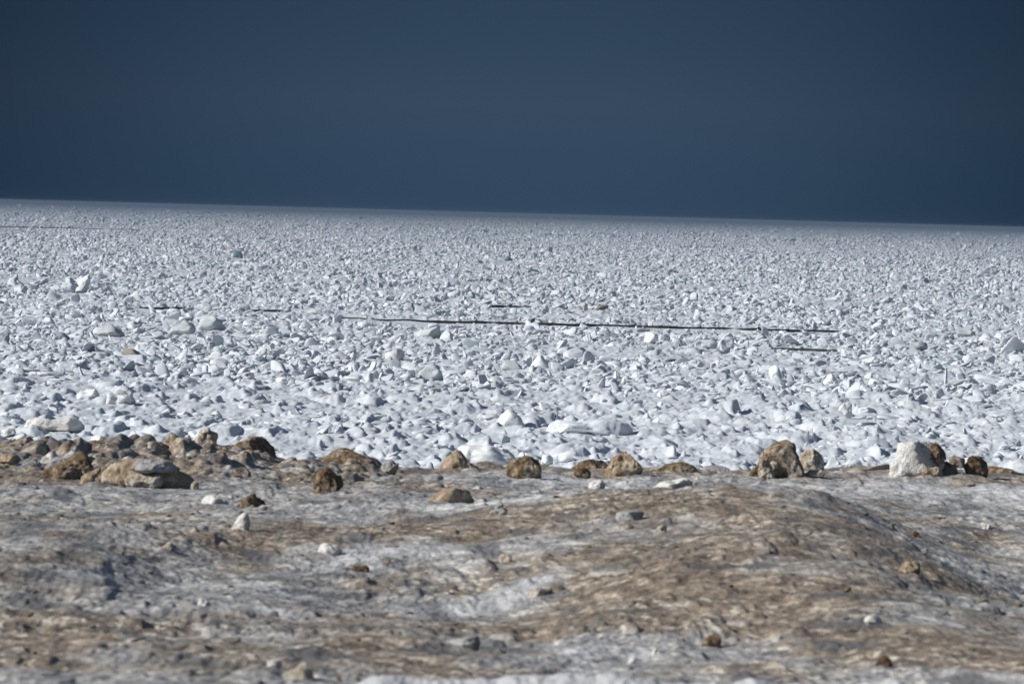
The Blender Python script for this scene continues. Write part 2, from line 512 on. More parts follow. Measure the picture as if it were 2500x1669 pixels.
ground = tag(link('ground', gm, ground_material()), kind='structure')

# ------------------------------------------------------------------ frozen lake
# open leads in the ice: photograph pixels of the far edge (x0, y0, x1, y1), depth of open water in metres, rubble-free apron
LEADS = [(905, 779, 2060, 808, 7.0), (835, 774, 903, 777, 5.0), (1800, 846, 2046, 855, 5.0), (1195, 746, 1300, 748, 8.0), (348, 750, 478, 752, 7.0), (610, 756, 700, 758, 7.0),
         (-60, 551, 390, 562, 45.0), (1225, 566, 1290, 568, 45.0), (1320, 571, 1440, 574, 40.0), (905, 560, 1040, 563, 40.0)]
def lake_point(px, py):
    v = pix(px, py, 1.0) - CAM
    d = -CAM[2] / v[2]
    return np.array([v[0] * d, d])
LEAD_W = []
for x0, y0, x1, y1, w in LEADS:
    a, b = lake_point(x0, y0), lake_point(x1, y1)
    LEAD_W.append((a, b, w))
def lead_mask(x, y, grow=0.0):
    """1 in open water; the far edge is nearly straight, the near edge ragged."""
    out = np.zeros_like(x)
    for k, (a, b, w) in enumerate(LEAD_W):
        tt = (x - a[0]) / (b[0] - a[0])
        far = a[1] + (b[1] - a[1]) * tt + w * 0.05 * noise2(x / (w * 0.5), x * 0 + k, 91)
        near_w = w * (0.75 + 0.55 * noise2(x / (w * 0.35), x * 0 + k + 9, 92)) * np.clip(np.minimum(tt, 1 - tt) * 25, 0, 1)
        ins = (tt > 0) & (tt < 1) & ((k == 0) | (noise2(x / (w * 0.45), x * 0 + k, 94) > -0.25)) & (y < far + grow * 0.0) & (y > far - near_w - grow)
        out = np.where(ins, 1.0, out)
    return out
def lead_apron(x, y):
    """Low ice in front of the leads, so that the water shows."""
    out = np.zeros_like(x)
    for k, (a, b, w) in enumerate(LEAD_W):
        tt = (x - a[0]) / (b[0] - a[0])
        far = a[1] + (b[1] - a[1]) * tt
        along = sstep(-0.03, 0.03, tt) * (1 - sstep(0.97, 1.03, tt))
        out = np.maximum(out, along * sstep(far - w * 3.2, far - w * 1.6, y) * (y < far))
    return out

def lake_z(x, y):
    n = noise2
    near = 1 - sstep(190, 330, y)
    far = sstep(300, 700, y)
    wx = x + 0.25 * n(x / 0.8, y / 3.0, 84)
    wy = y + 1.2 * n(x / 1.1, y / 3.5, 85)
    bank = np.clip(n(x / 7.0, y / 24.0, 71), 0, 1)
    z = 0.03 + 0.20 * bank * near + 0.06 * n(x / 2.4, y / 7.0, 72) * (1 + near)
    z = z + (0.13 * near + 0.14) * drifts(wx / 1.45, wy / 3.4, 73, 0.30, 0.75)
    z = z + 0.15 * drifts(wx / 0.50, wy / 1.7, 63, 0.25, 0.7)
    z = z + 0.055 * drifts(wx / 0.22, wy / 0.9, 53, 0.25, 0.7)
    z = z + 0.022 * n(x / 0.30, y / 0.9, 79) + 0.012 * (1 - 2 * np.abs(n(x / 0.14, y / 0.5, 78)))
    z = z + far * 0.13 * n(x / 0.9, y / 2.0, 80)
    rough = np.clip(n(x / 40.0, y / 110.0, 82) + 0.3, 0, 1) * sstep(240, 420, y)
    z = z + rough * 0.22 * np.clip(n(x / 1.4, y / 5.0, 83) + 0.05, 0, 1)
    z = np.maximum(z, 0.0) * (1 - 0.85 * lead_apron(x, y))
    return z

D1, D2 = 84.0, 8600.0
q = np.linspace(0, 1, 1500)
row = 1 / (1 / D1 + (1 / D2 - 1 / D1) * q)          # even steps in the picture
row2 = np.exp(np.linspace(math.log(D1), math.log(D2), 1500))
lrow = np.sort(np.concatenate([row[::2], row2[::2]]))
lrow = np.unique(lrow)
LC = 1000
ls = np.linspace(-1, 1, LC)
LD, LS = np.meshgrid(lrow, ls, indexing='ij')
LX = LS * (0.108 * LD + 4.5)
lx, ld = LX.ravel(), LD.ravel()
lz = lake_z(lx, ld)
lz = np.where(lead_mask(lx, ld) > 0.5, -0.9, lz)
lidx = np.arange(LX.size).reshape(LX.shape)
lquads = np.stack([lidx[:-1, :-1], lidx[:-1, 1:], lidx[1:, 1:], lidx[1:, :-1]], -1).reshape(-1, 4)
lm = mesh_from('lake_ice', np.stack([lx, ld, lz], 1), lquads)
lake = tag(link('lake_ice', lm, M['snow']), kind='structure')

# water in the leads
wm, wt, wb = new_mat('lead_water')
wb.inputs['Base Color'].default_value = (0.012, 0.02, 0.024, 1)
wb.inputs['Roughness'].default_value = 0.08
wb.inputs['IOR'].default_value = 1.33
mbump(wt, wb, mnoise(wt, mnode(wt, 'ShaderNodeNewGeometry').outputs['Position'], 3.0, 3), 0.05, 0.02)
wv = np.array([[-1200, 60, -0.12], [1200, 60, -0.12], [1200, 9000, -0.12], [-1200, 9000, -0.12]], float)
tag(link('water', mesh_from('water', wv, np.array([[0, 1, 2, 3]]), False), wm), kind='structure')

# wet dark undercut of the ice along the far side of each lead
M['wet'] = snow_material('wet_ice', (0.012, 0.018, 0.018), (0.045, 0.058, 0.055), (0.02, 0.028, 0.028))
WET = ('dark wet ice edge along the long open lead', 'dark wet ice edge of the broken continuation left of the long lead', 'dark wet ice edge along the short lead at right, nearer than the long one',
       'dark wet ice edge of the small crack just beyond the long lead', 'dark wet ice edge of a small crack far left of the long lead',
       'dark wet ice edge of a small crack nearest the left end of the long lead', 'dark wet ice line of the far lead at the left side',
       'short dark ice line far out just right of the middle', 'longer dark ice line far out right of the middle', 'dark ice line far out left of the middle')
for k, (a, b, w) in enumerate(LEAD_W):
    n_ = 260
    xs_ = np.linspace(a[0], b[0], n_)
    tt = (xs_ - a[0]) / (b[0] - a[0])
    fy = a[1] + (b[1] - a[1]) * tt + w * 0.05 * noise2(xs_ / (w * 0.5), xs_ * 0 + k, 91)
    hh = (0.034 + 0.012 * (k > 5) - 0.012 * (k == 1)) * (1.0 + 1.3 * noise2(xs_ / (w * 0.2), xs_ * 0 + k, 93)) * np.clip(np.minimum(tt, 1 - tt) * 30, 0.3, 1)
    if k != 0:
        hh = hh * np.clip(0.75 + 2.2 * noise2(xs_ / (w * 0.45), xs_ * 0 + k, 94), 0.0, 1.3)
    else:
        hh = hh * np.clip(1.0 + 0.9 * noise2(xs_ / 3.0, xs_ * 0 + k, 94), 0.2, 1.4)
    hh = np.clip(hh, -0.10, 0.4)
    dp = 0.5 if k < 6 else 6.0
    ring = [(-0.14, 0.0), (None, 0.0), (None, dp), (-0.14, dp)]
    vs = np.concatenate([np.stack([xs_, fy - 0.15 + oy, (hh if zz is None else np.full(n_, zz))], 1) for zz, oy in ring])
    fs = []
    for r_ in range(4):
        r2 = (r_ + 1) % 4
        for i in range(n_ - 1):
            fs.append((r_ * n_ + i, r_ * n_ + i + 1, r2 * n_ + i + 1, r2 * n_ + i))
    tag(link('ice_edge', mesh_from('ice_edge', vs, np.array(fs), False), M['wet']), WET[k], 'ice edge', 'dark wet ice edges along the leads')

# ------------------------------------------------------------------ ice chunk shapes
def chunk_mesh(name, seed, level, power, flat, noise_amp, nplanes=9, mat=None):
    r = np.random.default_rng(seed)
    S, Fc = SPH[level]
    n = r.normal(size=(nplanes, 3))
    n[:, 2] *= 0.9
    n /= np.linalg.norm(n, axis=1)[:, None]
    n = np.vstack([n, np.eye(3), -np.eye(3)])
    h = np.concatenate([r.uniform(0.55, 1.0, nplanes), r.uniform(0.9, 1.1, 6)])
    dots = np.clip(S @ n.T, 0, None) / h
    R = np.power(np.power(dots, power).sum(1), -1 / power)
    P = S * R[:, None]
    P = P * (1 + noise_amp * noise3(S * 2.1 + seed, seed)[:, None] + 0.5 * noise_amp * noise3(S * 4.7 + seed, seed + 1)[:, None])
    P = P * np.array([r.uniform(0.85, 1.35), r.uniform(0.8, 1.2), r.uniform(flat * 0.8, flat * 1.25)])
    me = mesh_from(name, P, Fc)
    me.materials.append(mat or M['snow'])
    return me
LIB = bpy.data.collections.new('ice_chunk_shapes')
SHAPES = []
for k in range(14):                                   # rounded, wind-smoothed lumps
    SHAPES.append(('r', 100 + k, 5.0 + (k % 4), 0.62, 0.14))
for k in range(14):                                   # angular broken blocks and plates
    SHAPES.append(('a', 200 + k, 14.0 + 4 * (k % 3), 0.75 if k % 3 else 0.32, 0.06))
for i, (kind, seed, pw, fl, na) in enumerate(SHAPES):
    me = chunk_mesh('ice_chunk', seed, 3, pw, fl, na)
    o = bpy.data.objects.new('ice_chunk_%02d' % i, me)
    LIB.objects.link(o)

# ------------------------------------------------------------------ blocks with an outline of their own
def outline_radius(poly, cx, cz):
    th = np.linspace(-math.pi, math.pi, 361)
    dx, dz = np.cos(th), np.sin(th)
    R = np.zeros_like(th)
    pts = np.array(poly, float)
    for i in range(len(pts)):
        a, b = pts[i] - (cx, cz), pts[(i + 1) % len(pts)] - (cx, cz)
        ex, ez = b - a
        den = dx * ez - dz * ex
        with np.errstate(divide='ignore', invalid='ignore'):
            tt = (a[0] * ez - a[1] * ex) / den
            uu = (a[0] * dz - a[1] * dx) / den
        ok = (tt > 0) & (uu >= -1e-6) & (uu <= 1 + 1e-6)
        R = np.where(ok & (tt > R), tt, R)
    k = np.array([1, 2, 3, 2, 1.0]); k /= k.sum()
    Rp = np.concatenate([R[-5:-1], R, R[1:5]])
    R = np.convolve(Rp, k, 'same')[4:-4]
    return th, R

def block_mesh(name, w, h, poly, depth, seed, crust=0.05, blocky=3.0, facets=4, level=5):
    """A block with the given outline (x, z in 0..1 of its box), real depth, chipped facets and a crusted skin."""
    r = np.random.default_rng(seed)
    S, Fc = SPH[level]
    if poly is None:
        k = 11
        a = np.linspace(0, 2 * math.pi, k, endpoint=False) + r.uniform(-0.15, 0.15, k)
        rr = r.uniform(0.80, 1.06, k)
        ca, sa = np.cos(a), np.sin(a)
        poly = [(0.5 + 0.5 * q * np.sign(c) * abs(c) ** 0.8, 0.42 + (0.58 if s_ > 0 else 0.42) * q * np.sign(s_) * abs(s_) ** 0.85) for q, c, s_ in zip(rr, ca, sa)]
    poly = [(px_, pz if pz > 0.02 else -0.22) for px_, pz in poly]
    xs = [p_[0] for p_ in poly]
    cx, cz = 0.5 * (min(xs) + max(xs)), 0.36
    th, R = outline_radius(poly, cx, cz)
    T = np.arctan2(S[:, 2], S[:, 0])
    rad = np.interp(T, th, R)
    al = np.arcsin(np.clip(np.abs(S[:, 1]), 0, 1))
    qq, yy = np.cos(al) ** (2 / blocky), np.sin(al) ** (2 / blocky)
    P = np.stack([rad * np.cos(T) * qq * w, np.sign(S[:, 1]) * yy * depth * 0.5, rad * np.sin(T) * qq * h], 1)
    sz = np.array([w * 0.5, depth * 0.5, h * 0.6])
    for k in range(facets):                            # chipped faces, mostly towards the open sides
        n = np.array([r.normal(0, 0.75), -abs(r.normal(0.7, 0.5)) if r.random() < 0.75 else 0.6, r.normal(0.35, 0.45)])
        n /= np.linalg.norm(n)
        off = np.linalg.norm(n * sz) * r.uniform(0.58, 0.84)
        dd = P @ n - off
        P = P - np.outer(np.clip(dd, 0, None) * 0.85, n)
    sc = 1.0 / max(w, h)
    q3 = P * sc
    N = S
    dsp = crust * 1.25 * (1.3 * noise3(q3 * 3.3 + seed, seed) + 0.7 * noise3(q3 * 7.5, seed + 1) + 0.55 * (0.4 - np.abs(noise3(q3 * 14, seed + 2))) + 0.35 * noise3(q3 * 28, seed + 3))
    P = P + N * (dsp * min(w, h) * 1.1)[:, None]
    P[:, 0] += (cx - 0.5) * w
    P[:, 2] += cz * h
    return mesh_from(name, P, Fc)

def block(name, box, mat, label, cat, poly=None, depth=0.85, seed=1, d=None, group=None, lake=False, **kw):
    """box = pixels (x0, top, x1, bottom) in the photograph."""
    x0, y0, x1, y1 = box
    cxp = (x0 + x1) / 2
    if lake:
        v = pix(cxp, y1, 1.0) - CAM
        d = -(CAM[2] - 0.12) / v[2]
    elif d is None:
        d = hit(cxp, y1)
    P = pix(cxp, y1, d)
    w, h = (x1 - x0) * d / F_PX, (y1 - y0) * d / F_PX
    me = block_mesh(name, w, h, poly, depth * max(w, h * 0.9), seed, **kw)
    o = link(name, me, M[mat])
    o.location = (P[0], P[1] + 0.25 * w, P[2])
    o.rotation_euler = (0, -ROLL * 0, 0)
    tag(o, label, cat, group)
    return o

def child_block(parent, name, box, yo, mat, poly=None, depth=0.5, seed=1, **kw):
    """A part of a block: same pixel boxes, yo metres behind (+) or in front of (-) the block's middle."""
    x0, y0, x1, y1 = box
    d = parent.location[1] + yo
    P = pix((x0 + x1) / 2, y1, d)
    w, h = (x1 - x0) * d / F_PX, (y1 - y0) * d / F_PX
    o = link(name, block_mesh(name, w, h, poly, depth, seed, **kw), M[mat], parent)
    o.location = (P[0] - parent.location[0], yo, P[2] - parent.location[2])
    return o

RB = 'sandy ice blocks along the shore ridge'
def ridge(box, mat, label, poly=None, **kw):
    return block('ice_block', box, mat, label, 'ice block', poly, group=RB, **kw)

# outlines: x, z in 0..1, listed round the block
ridge((-40, 1072, 162, 1130), 'greybrown', 'long low grey brown ice hummock at the left end of the ridge',
      [(0, 0), (0, .55), (.2, .68), (.45, .78), (.62, .95), (.82, 1), (.92, .8), (1, .3), (1, 0)], seed=11, d=71.5)
ridge((-12, 1106, 52, 1131), 'tan', 'small tan block in front of the long hummock at the left edge', seed=12)
ridge((140, 1090, 190, 1128), 'greyice', 'grey snow-coated lump between the long hummock and the dark crusty boulder', seed=13, d=71)
ridge((202, 1080, 303, 1132), 'dark', 'dark brown crusty boulder with a paler front face, on the left part of the ridge',
      [(0, 0), (.02, .6), (.1, .92), (.3, 1), (.6, .9), (.78, .98), (.92, .8), (1, .35), (.98, 0)], seed=14, d=70.2, crust=.10, facets=5)
ridge((92, 1108, 230, 1168), 'brown', 'rough brown heap of frozen sand left of and below the dark crusty boulder',
      [(0, 0), (.08, .3), (.3, .5), (.55, .8), (.7, 1), (.85, .8), (1, .3), (1, 0)], seed=15, crust=.10)
ridge((196, 1140, 246, 1174), 'tan', 'tan slab leaning under the dark crusty boulder, left one of the leaning pair',
      [(0, 0), (.05, .3), (.6, .8), (.95, 1), (1, .75), (.7, .2), (.6, 0)], seed=16)
ridge((230, 1142, 282, 1175), 'brown', 'brown wedge leaning under the dark crusty boulder, right one of the leaning pair',
      [(0, 0), (.1, .4), (.45, .95), (.65, 1), (.9, .5), (1, 0)], seed=17)
b_ = ridge((309, 1078, 442, 1140), 'greybrown', 'grey white ice block with dark right side, left of the head-shaped boulder',
      [(0, 0), (.02, .5), (.15, .8), (.4, .95), (.62, 1), (.75, .85), (.9, .45), (1, .1), (1, 0)], seed=18, d=69.6, facets=5)
child_block(b_, 'snow_patch', (348, 1088, 404, 1116), -0.20, 'whiteice', None, 0.2, 181, crust=.05)
b_ = ridge((249, 1126, 468, 1190), 'tan', 'broad tan slab with grey flat top and shadowed right end, foremost of left pile',
      [(0, 0.15), (.04, .55), (.15, .82), (.3, .98), (.6, .95), (.8, .82), (.93, .62), (1, .25), (.95, 0)], seed=19, depth=.6, crust=.08)
child_block(b_, 'snow_crust', (318, 1122, 446, 1150), -0.12, 'greyice', [(0, .2), (.08, .7), (.25, .85), (.4, 1), (.55, .9), (.8, .95), (1, .5), (.9, .1), (.3, .0)], 0.50, 191, crust=.14)
child_block(b_, 'crumbling_front', (300, 1152, 400, 1192), -0.22, 'cream', None, 0.25, 192, crust=.12)
ridge((392, 1060, 495, 1152), 'tan', 'grey brown peaked block behind and right of the grey white one',
      [(0, 0), (.03, .55), (.1, .85), (.2, 1), (.35, .95), (.5, .78), (.75, .72), (.95, .55), (1, .25), (1, 0)], seed=20, d=70.8, crust=.08)
b_ = ridge((476, 1042, 528, 1104), 'cream', 'upright light tan boulder shaped like a head, highest on the left pile',
      [(.1, 0), (.02, .4), (.0, .55), (.12, .72), (.3, .95), (.55, 1), (.8, .9), (.95, .65), (1, .35), (.96, .05), (.6, 0)], seed=21, d=71.4, crust=.06, facets=3, depth=.95)
child_block(b_, 'snow_cap', (482, 1040, 514, 1056), -0.03, 'whiteice', [(0, .2), (.2, .8), (.6, 1), (1, .6), (.9, .1), (.4, 0)], 0.16, 211, crust=.03)
ridge((518, 1096, 592, 1150), 'brown', 'round brown lump just below the head-shaped boulder', seed=22, d=69.4)
ridge((477, 1124, 535, 1162), 'cream', 'pale cream block below the head-shaped boulder', seed=23, d=68.3)
ridge((560, 1070, 684, 1134), 'brown', 'wide brown hummock with a rounded top right of the head-shaped boulder',
      [(0, 0), (.02, .55), (.12, .78), (.32, .95), (.5, 1), (.7, .92), (.88, .62), (1, .2), (1, 0)], seed=24, d=71.3, facets=3)
ridge((580, 1109, 628, 1136), 'whiteice', 'white snow lump in front of the wide brown hummock', seed=25, d=70.2)
ridge((655, 1128, 698, 1158), 'tan', 'small tan block right of the wide brown hummock', seed=26, d=69.6)
ridge((565, 1140, 615, 1166), 'greybrown', 'low grey brown lump below the white snow lump', seed=27)
ridge((742, 1098, 945, 1172), 'brown', 'big rubbly brown mound left of the grey rounded block',
      [(0, 0), (.03, .4), (.15, .75), (.3, .9), (.45, 1), (.6, .85), (.8, .6), (.95, .3), (1, 0)], seed=28, d=69.5, crust=.08)
ridge((752, 1148, 838, 1203), 'brown', 'dark crumbling brown block at the foot of the big rubbly mound', seed=29, crust=.10)
ridge((838, 1152, 868, 1172), 'whiteice', 'little white ice chip on the big rubbly mound', seed=30, d=66.5)
ridge((927, 1120, 972, 1158), 'greyice', 'smooth grey white rounded block right of the big rubbly mound', seed=31, crust=.03)
ridge((1058, 1102, 1180, 1160), 'tan', 'pointed tan hummock with a dark right flank',
      [(0, 0), (.12, .35), (.3, .8), (.42, 1), (.52, .93), (.68, .6), (.85, .4), (1, .15), (1, 0)], seed=32, facets=2, d=70.5, crust=.05)
ridge((1160, 1126, 1245, 1160), 'greybrown', 'low grey tail of ice between the pointed hummock and the cube-shaped boulder',
      [(0, 0), (0, .85), (.3, .95), (.7, .7), (1, .3), (1, 0)], seed=33, d=71)
ridge((1238, 1113, 1321, 1168), 'brown', 'cube-shaped brown boulder standing alone on the ridge with a shadow at its right',
      [(.02, 0), (0, .35), (.1, .7), (.25, .88), (.5, .98), (.75, 1), (.93, .85), (1, .5), (.98, 0)], seed=34, crust=.07, facets=3, depth=.9)
ridge((1395, 1114, 1492, 1164), 'brown', 'brown hummock leaning against the tall tan boulder',
      [(0, 0), (.03, .4), (.25, .7), (.5, .95), (.68, 1), (.85, .75), (1, .45), (1, 0)], seed=35, d=70)
ridge((1398, 1142, 1445, 1166), 'dark', 'small dark brown block at the foot of the leaning hummock', seed=36)
ridge((1472, 1099, 1568, 1160), 'tan', 'tall tan boulder with a flat dark-edged top in the middle of the ridge',
      [(0, 0), (.1, .3), (.25, .65), (.4, .9), (.62, .96), (.9, 1), (.97, .75), (1, .35), (.9, 0)], seed=37, crust=.07, facets=4)
ridge((1598, 1128, 1708, 1162), 'brown', 'low brown hummock right of the tall tan boulder',
      [(0, 0), (.05, .35), (.3, .8), (.6, 1), (.85, .75), (1, .2), (1, 0)], seed=38, d=70)
ridge((1712, 1134, 1790, 1160), 'greyice', 'grey white lump between the low hummock and the large split boulder', seed=39, d=70.5)
b_ = ridge((1819, 1082, 1968, 1165), 'brown', 'large brown boulder split by a crack, tallest on the right half of the ridge',
      [(0, 0), (.1, .22), (.2, .5), (.3, .75), (.45, .88), (.56, .95), (.7, 1), (.77, .88), (.85, .6), (.95, .3), (1, .05)], seed=40, crust=.06, facets=4, depth=.8)
child_block(b_, 'split_slab', (1893, 1084, 1966, 1164), -0.10, 'greybrown', [(.3, 0), (.02, .75), (.12, .95), (.38, 1), (.55, .8), (.8, .4), (1, .05), (.9, 0)], 0.42, 401, crust=.05)
child_block(b_, 'pale_face', (1850, 1118, 1898, 1164), -0.24, 'cream', None, 0.18, 402, crust=.10)
ridge((1940, 1090, 2012, 1150), 'cream', 'pale ice boulder with brown rim tucked behind the large split boulder',
      [(0, 0), (.02, .5), (.1, .85), (.35, 1), (.6, .92), (.85, .6), (1, .2), (1, 0)], seed=41, d=70.6, crust=.05)
ridge((1964, 1146, 2016, 1166), 'cream', 'small cream lump at the right foot of the large split boulder', seed=42)
ridge((2048, 1130, 2178, 1158), 'tan', 'low flat tan slab running up to the big white block',
      [(0, 0), (.05, .4), (.3, .55), (.65, .6), (.95, 1), (1, .6), (1, 0)], seed=43, d=70.2)
b_ = ridge((2172, 1080, 2306, 1158), 'whiteice', 'big white ice block with brown stains at its right corner',
      [(.0, 0), (.01, .28), (.13, .5), (.15, .92), (.25, .99), (.55, 1), (.80, .97), (.98, .8), (1, .5), (.98, 0)], seed=44, crust=.05, facets=1, depth=.8, blocky=3.6)
child_block(b_, 'stained_corner', (2262, 1084, 2307, 1128), 0.0, 'brown', [(.1, .1), (0, .5), (.2, .95), (.6, 1), (1, .7), (1, .2), (.6, 0)], 0.36, 441, crust=.08)
child_block(b_, 'stained_foot', (2236, 1136, 2300, 1162), -0.20, 'tan', None, 0.2, 442, crust=.10)
ridge((2262, 1126, 2346, 1158), 'brown', 'brown lump at the right foot of the big white block',
      [(0, 0), (.1, .5), (.35, .95), (.6, 1), (.85, .6), (1, 0)], seed=45)
ridge((2312, 1111, 2358, 1146), 'greybrown', 'pale grey brown block between the white block and the round dark boulder', seed=46, d=70)
ridge((2350, 1113, 2416, 1158), 'dark', 'round dark brown boulder at the right end of the ridge', seed=47, crust=.06,
      poly=[(0, 0), (0, .5), (.1, .85), (.35, 1), (.65, .95), (.9, .65), (1, .3), (.95, 0)])
ridge((2405, 1134, 2520, 1162), 'brown', 'low brown tail of ice right of the round dark boulder',
      [(0, 0), (0, .9), (.3, .75), (.7, .35), (1, .1), (1, 0)], seed=48, d=70.5)

# ------------------------------------------------------------------ pieces lying on the foreground ice
FG = 'ice pieces lying on the shore ice'
def piece(box, mat, label, poly=None, **kw):
    kw.setdefault('level', 4)
    kw.setdefault('crust', 0.11)
    x0, y0, x1, y1 = box
    o = block('ice_piece', (x0, y0 + 0.12 * (y1 - y0), x1, y1 + 0.2 * (y1 - y0)), mat, label, 'ice piece', poly, group=FG, d=hit((x0 + x1) / 2, y1), **kw)
    o.rotation_euler = (0, random.uniform(-0.08, 0.08), random.uniform(-0.5, 0.5))
    return o
piece((574, 1192, 644, 1236), 'brown', 'amber brown ice piece with a dark right side below the left pile', [(0, 0), (.05, .3), (.4, .5), (.7, 1), (.9, .95), (1, .4), (1, 0)], seed=60)
piece((492, 1205, 552, 1230), 'whiteice', 'flat white ice piece left of the amber brown one', [(0, .2), (.1, .8), (.4, 1), (.8, .7), (1, .3), (.9, 0)], seed=61)
piece((560, 1246, 609, 1290), 'whiteice', 'upright white ice piece standing alone with a shadow at its right', [(0, 0), (.2, .4), (.5, .85), (.7, 1), (.9, .95), (1, .6), (.98, 0)], seed=62, crust=.03)
piece((1030, 1188, 1168, 1226), 'tan', 'low stained tan hump in front of the pointed hummock', [(0, 0), (.1, .4), (.35, .85), (.6, 1), (.85, .6), (1, .1), (1, 0)], seed=63)
piece((1194, 1220, 1240, 1256), 'greyice', 'pale grey tilted ice piece right of the low stained hump', [(0, 0), (.2, .4), (.6, 1), (.9, .9), (1, .5), (.8, 0)], seed=64)
piece((1503, 1241, 1576, 1270), 'greyice', 'smooth grey dome of ice on a brown streak below the tall tan boulder', seed=65, crust=.02)
piece((1600, 1165, 1692, 1192), 'whiteice', 'long white slab lying flat below the low brown hummock', [(0, .2), (.3, .7), (.7, 1), (1, .7), (.95, .1), (.4, 0)], seed=66)
piece((1436, 1172, 1480, 1192), 'whiteice', 'white slab lying flat below the leaning brown hummock', seed=67)
piece((776, 1324, 843, 1353), 'whiteice', 'flat white ice piece near the centre left, above a dark brown clod', [(0, .4), (.2, .9), (.7, 1), (1, .6), (.8, .2), (.3, 0)], seed=68)
piece((850, 1378, 901, 1396), 'dark', 'dark brown frozen clod below the flat white centre left piece', seed=69)
piece((478, 1455, 513, 1478), 'whiteice', 'small round white ice lump in the dark hollow at lower left', seed=70)
piece((1216, 1347, 1252, 1372), 'cream', 'cream ice piece on dark sand near the centre of the shore ice', seed=71)
piece((1083, 1550, 1173, 1577), 'greyice', 'long grey white ice piece beside the brown bottom mound', [(0, 0), (.1, .6), (.5, .8), (.9, 1), (1, .4), (.9, 0)], seed=72)
piece((648, 1604, 688, 1627), 'whiteice', 'small white ice lump near the bottom edge, left of the cream clod', seed=73)
piece((688, 1616, 772, 1656), 'cream', 'cream and brown crumbling clod near the bottom edge', [(0, 0), (.1, .5), (.4, .7), (.6, 1), (.85, .8), (1, .2), (1, 0)], seed=74, crust=.1)
piece((392, 1321, 428, 1340), 'cream', 'small cream ice lump on the left side of the shore ice', seed=75)
piece((1276, 1430, 1352, 1454), 'cream', 'flat cream ice piece touching a dark grey one on the brown slope', seed=76)
piece((1340, 1424, 1380, 1442), 'greybrown', 'dark grey ice piece touching a flat cream one on the brown slope', seed=77)
piece((2108, 1496, 2156, 1521), 'whiteice', 'egg-shaped white ice piece on the lower right slope', [(0, .4), (.15, .8), (.5, 1), (.85, .8), (1, .45), (.8, .1), (.3, 0)], seed=78, crust=.02)
piece((1589, 1579, 1619, 1598), 'whiteice', 'small white ice chip low down, right one of two near each other', seed=79)
piece((1535, 1600, 1562, 1619), 'whiteice', 'small white ice chip low down, left one of two near each other', seed=80)
piece((1706, 1548, 1768, 1578), 'brown', 'brown frozen clod right of the two small white chips', seed=81, crust=.1)
piece((2398, 1270, 2422, 1292), 'whiteice', 'small white ice lump at the right side beside dark wet ice', seed=82)
piece((2222, 1292, 2248, 1311), 'brown', 'small brown frozen clod left of the white lump at the right side', seed=83)
piece((2196, 1366, 2247, 1398), 'tan', 'tan ice block on the right flank of the wide hump', seed=84)
piece((1600, 1281, 1630, 1296), 'cream', 'small cream ice chip on top of the wide hump', seed=85)
piece((2140, 1600, 2180, 1625), 'dark', 'dark brown clod at lower right just above the snow lip', seed=86)
piece((468, 1170, 488, 1194), 'cream', 'small cream chip at the right end of the broad tan slab', seed=87)

# ------------------------------------------------------------------ blocks that stand out on the lake ice
LK = 'single ice blocks standing out on the frozen lake'
FLOES = []
def floe(box, mat, label, poly=None, **kw):
    kw.setdefault('level', 4)
    kw.setdefault('crust', 0.05)
    o = block('lake_ice_block', box, mat, label, 'ice block', poly, group=LK, lake=True, **kw)
    slab = 'slab' in label or 'wedge' in label
    o.rotation_euler = (0, 0, 0) if 'bank' in label else (-0.55 if slab else -0.25, 0, -0.35 if slab else -0.2)
    FLOES.append((o.location.x, o.location.y, (box[2] - box[0]) * o.location.y / F_PX))
    return o
WEDGE_R = [(0, 0), (.02, .2), (.45, .6), (.85, 1), (1, .85), (.95, .5), (.8, 0)]
PEAK = [(0, 0), (.15, .4), (.4, .95), (.55, 1), (.8, .45), (1, 0)]
floe((474, 768, 552, 806), 'glassy', 'large greenish ice dome at left beyond the near lumps', [(0, 0), (.03, .4), (.2, .9), (.4, 1), (.65, .85), (.9, .4), (1, .1), (1, 0)], seed=301)
floe((410, 780, 476, 813), 'glassy', 'glassy broken ice heap touching the left side of the large greenish dome', [(0, 0), (.1, .3), (.4, .5), (.6, 1), (.85, .8), (1, .4), (1, 0)], seed=302)
floe((182, 662, 214, 712), 'bright', 'tall white slab standing on edge at far left', [(.1, 0), (0, .5), (.25, .95), (.8, 1), (1, .7), (.9, .2), (.7, 0)], seed=303, depth=.5)
floe((146, 668, 186, 714), 'snow', 'white slab tilted against the tall standing slab at far left', [(0, .1), (.2, .9), (.5, 1), (.7, .5), (1, .6), (.8, .1)], seed=304, depth=.6)
floe((18, 664, 46, 696), 'snow', 'pointed white block near the left edge, left of the tall standing slab', PEAK, seed=305)
floe((1003, 796, 1073, 826), 'glassy', 'tilted pale slab with a smooth top just in front of the long water lead', WEDGE_R, seed=306, crust=.02)
floe((1066, 803, 1112, 834), 'snow', 'snowy lump leaning on the right end of the tilted pale slab', PEAK, seed=307)
floe((1568, 811, 1607, 838), 'bright', 'round white lump in front of the lead, right of centre', seed=308)
floe((1606, 814, 1635, 838), 'snow', 'smaller lump with a shaded side touching the round white lump', seed=309)
floe((1712, 829, 1750, 850), 'glassy', 'greenish wedge of ice left of the cube with a dark side', WEDGE_R, seed=310)
floe((1754, 819, 1791, 846), 'snow', 'cube of ice with a dark right side near the short lead', [(0, 0), (.05, .7), (.3, .95), (.7, 1), (1, .9), (1, 0)], seed=311)
floe((1448, 740, 1484, 759), 'brownslab', 'dark brown slab tilted up to the right beyond the lead', [(0, 0), (.02, .18), (.45, .62), (.85, 1), (1, .88), (.92, .66), (.6, .3), (.4, 0)], seed=312, crust=.02, depth=.5)
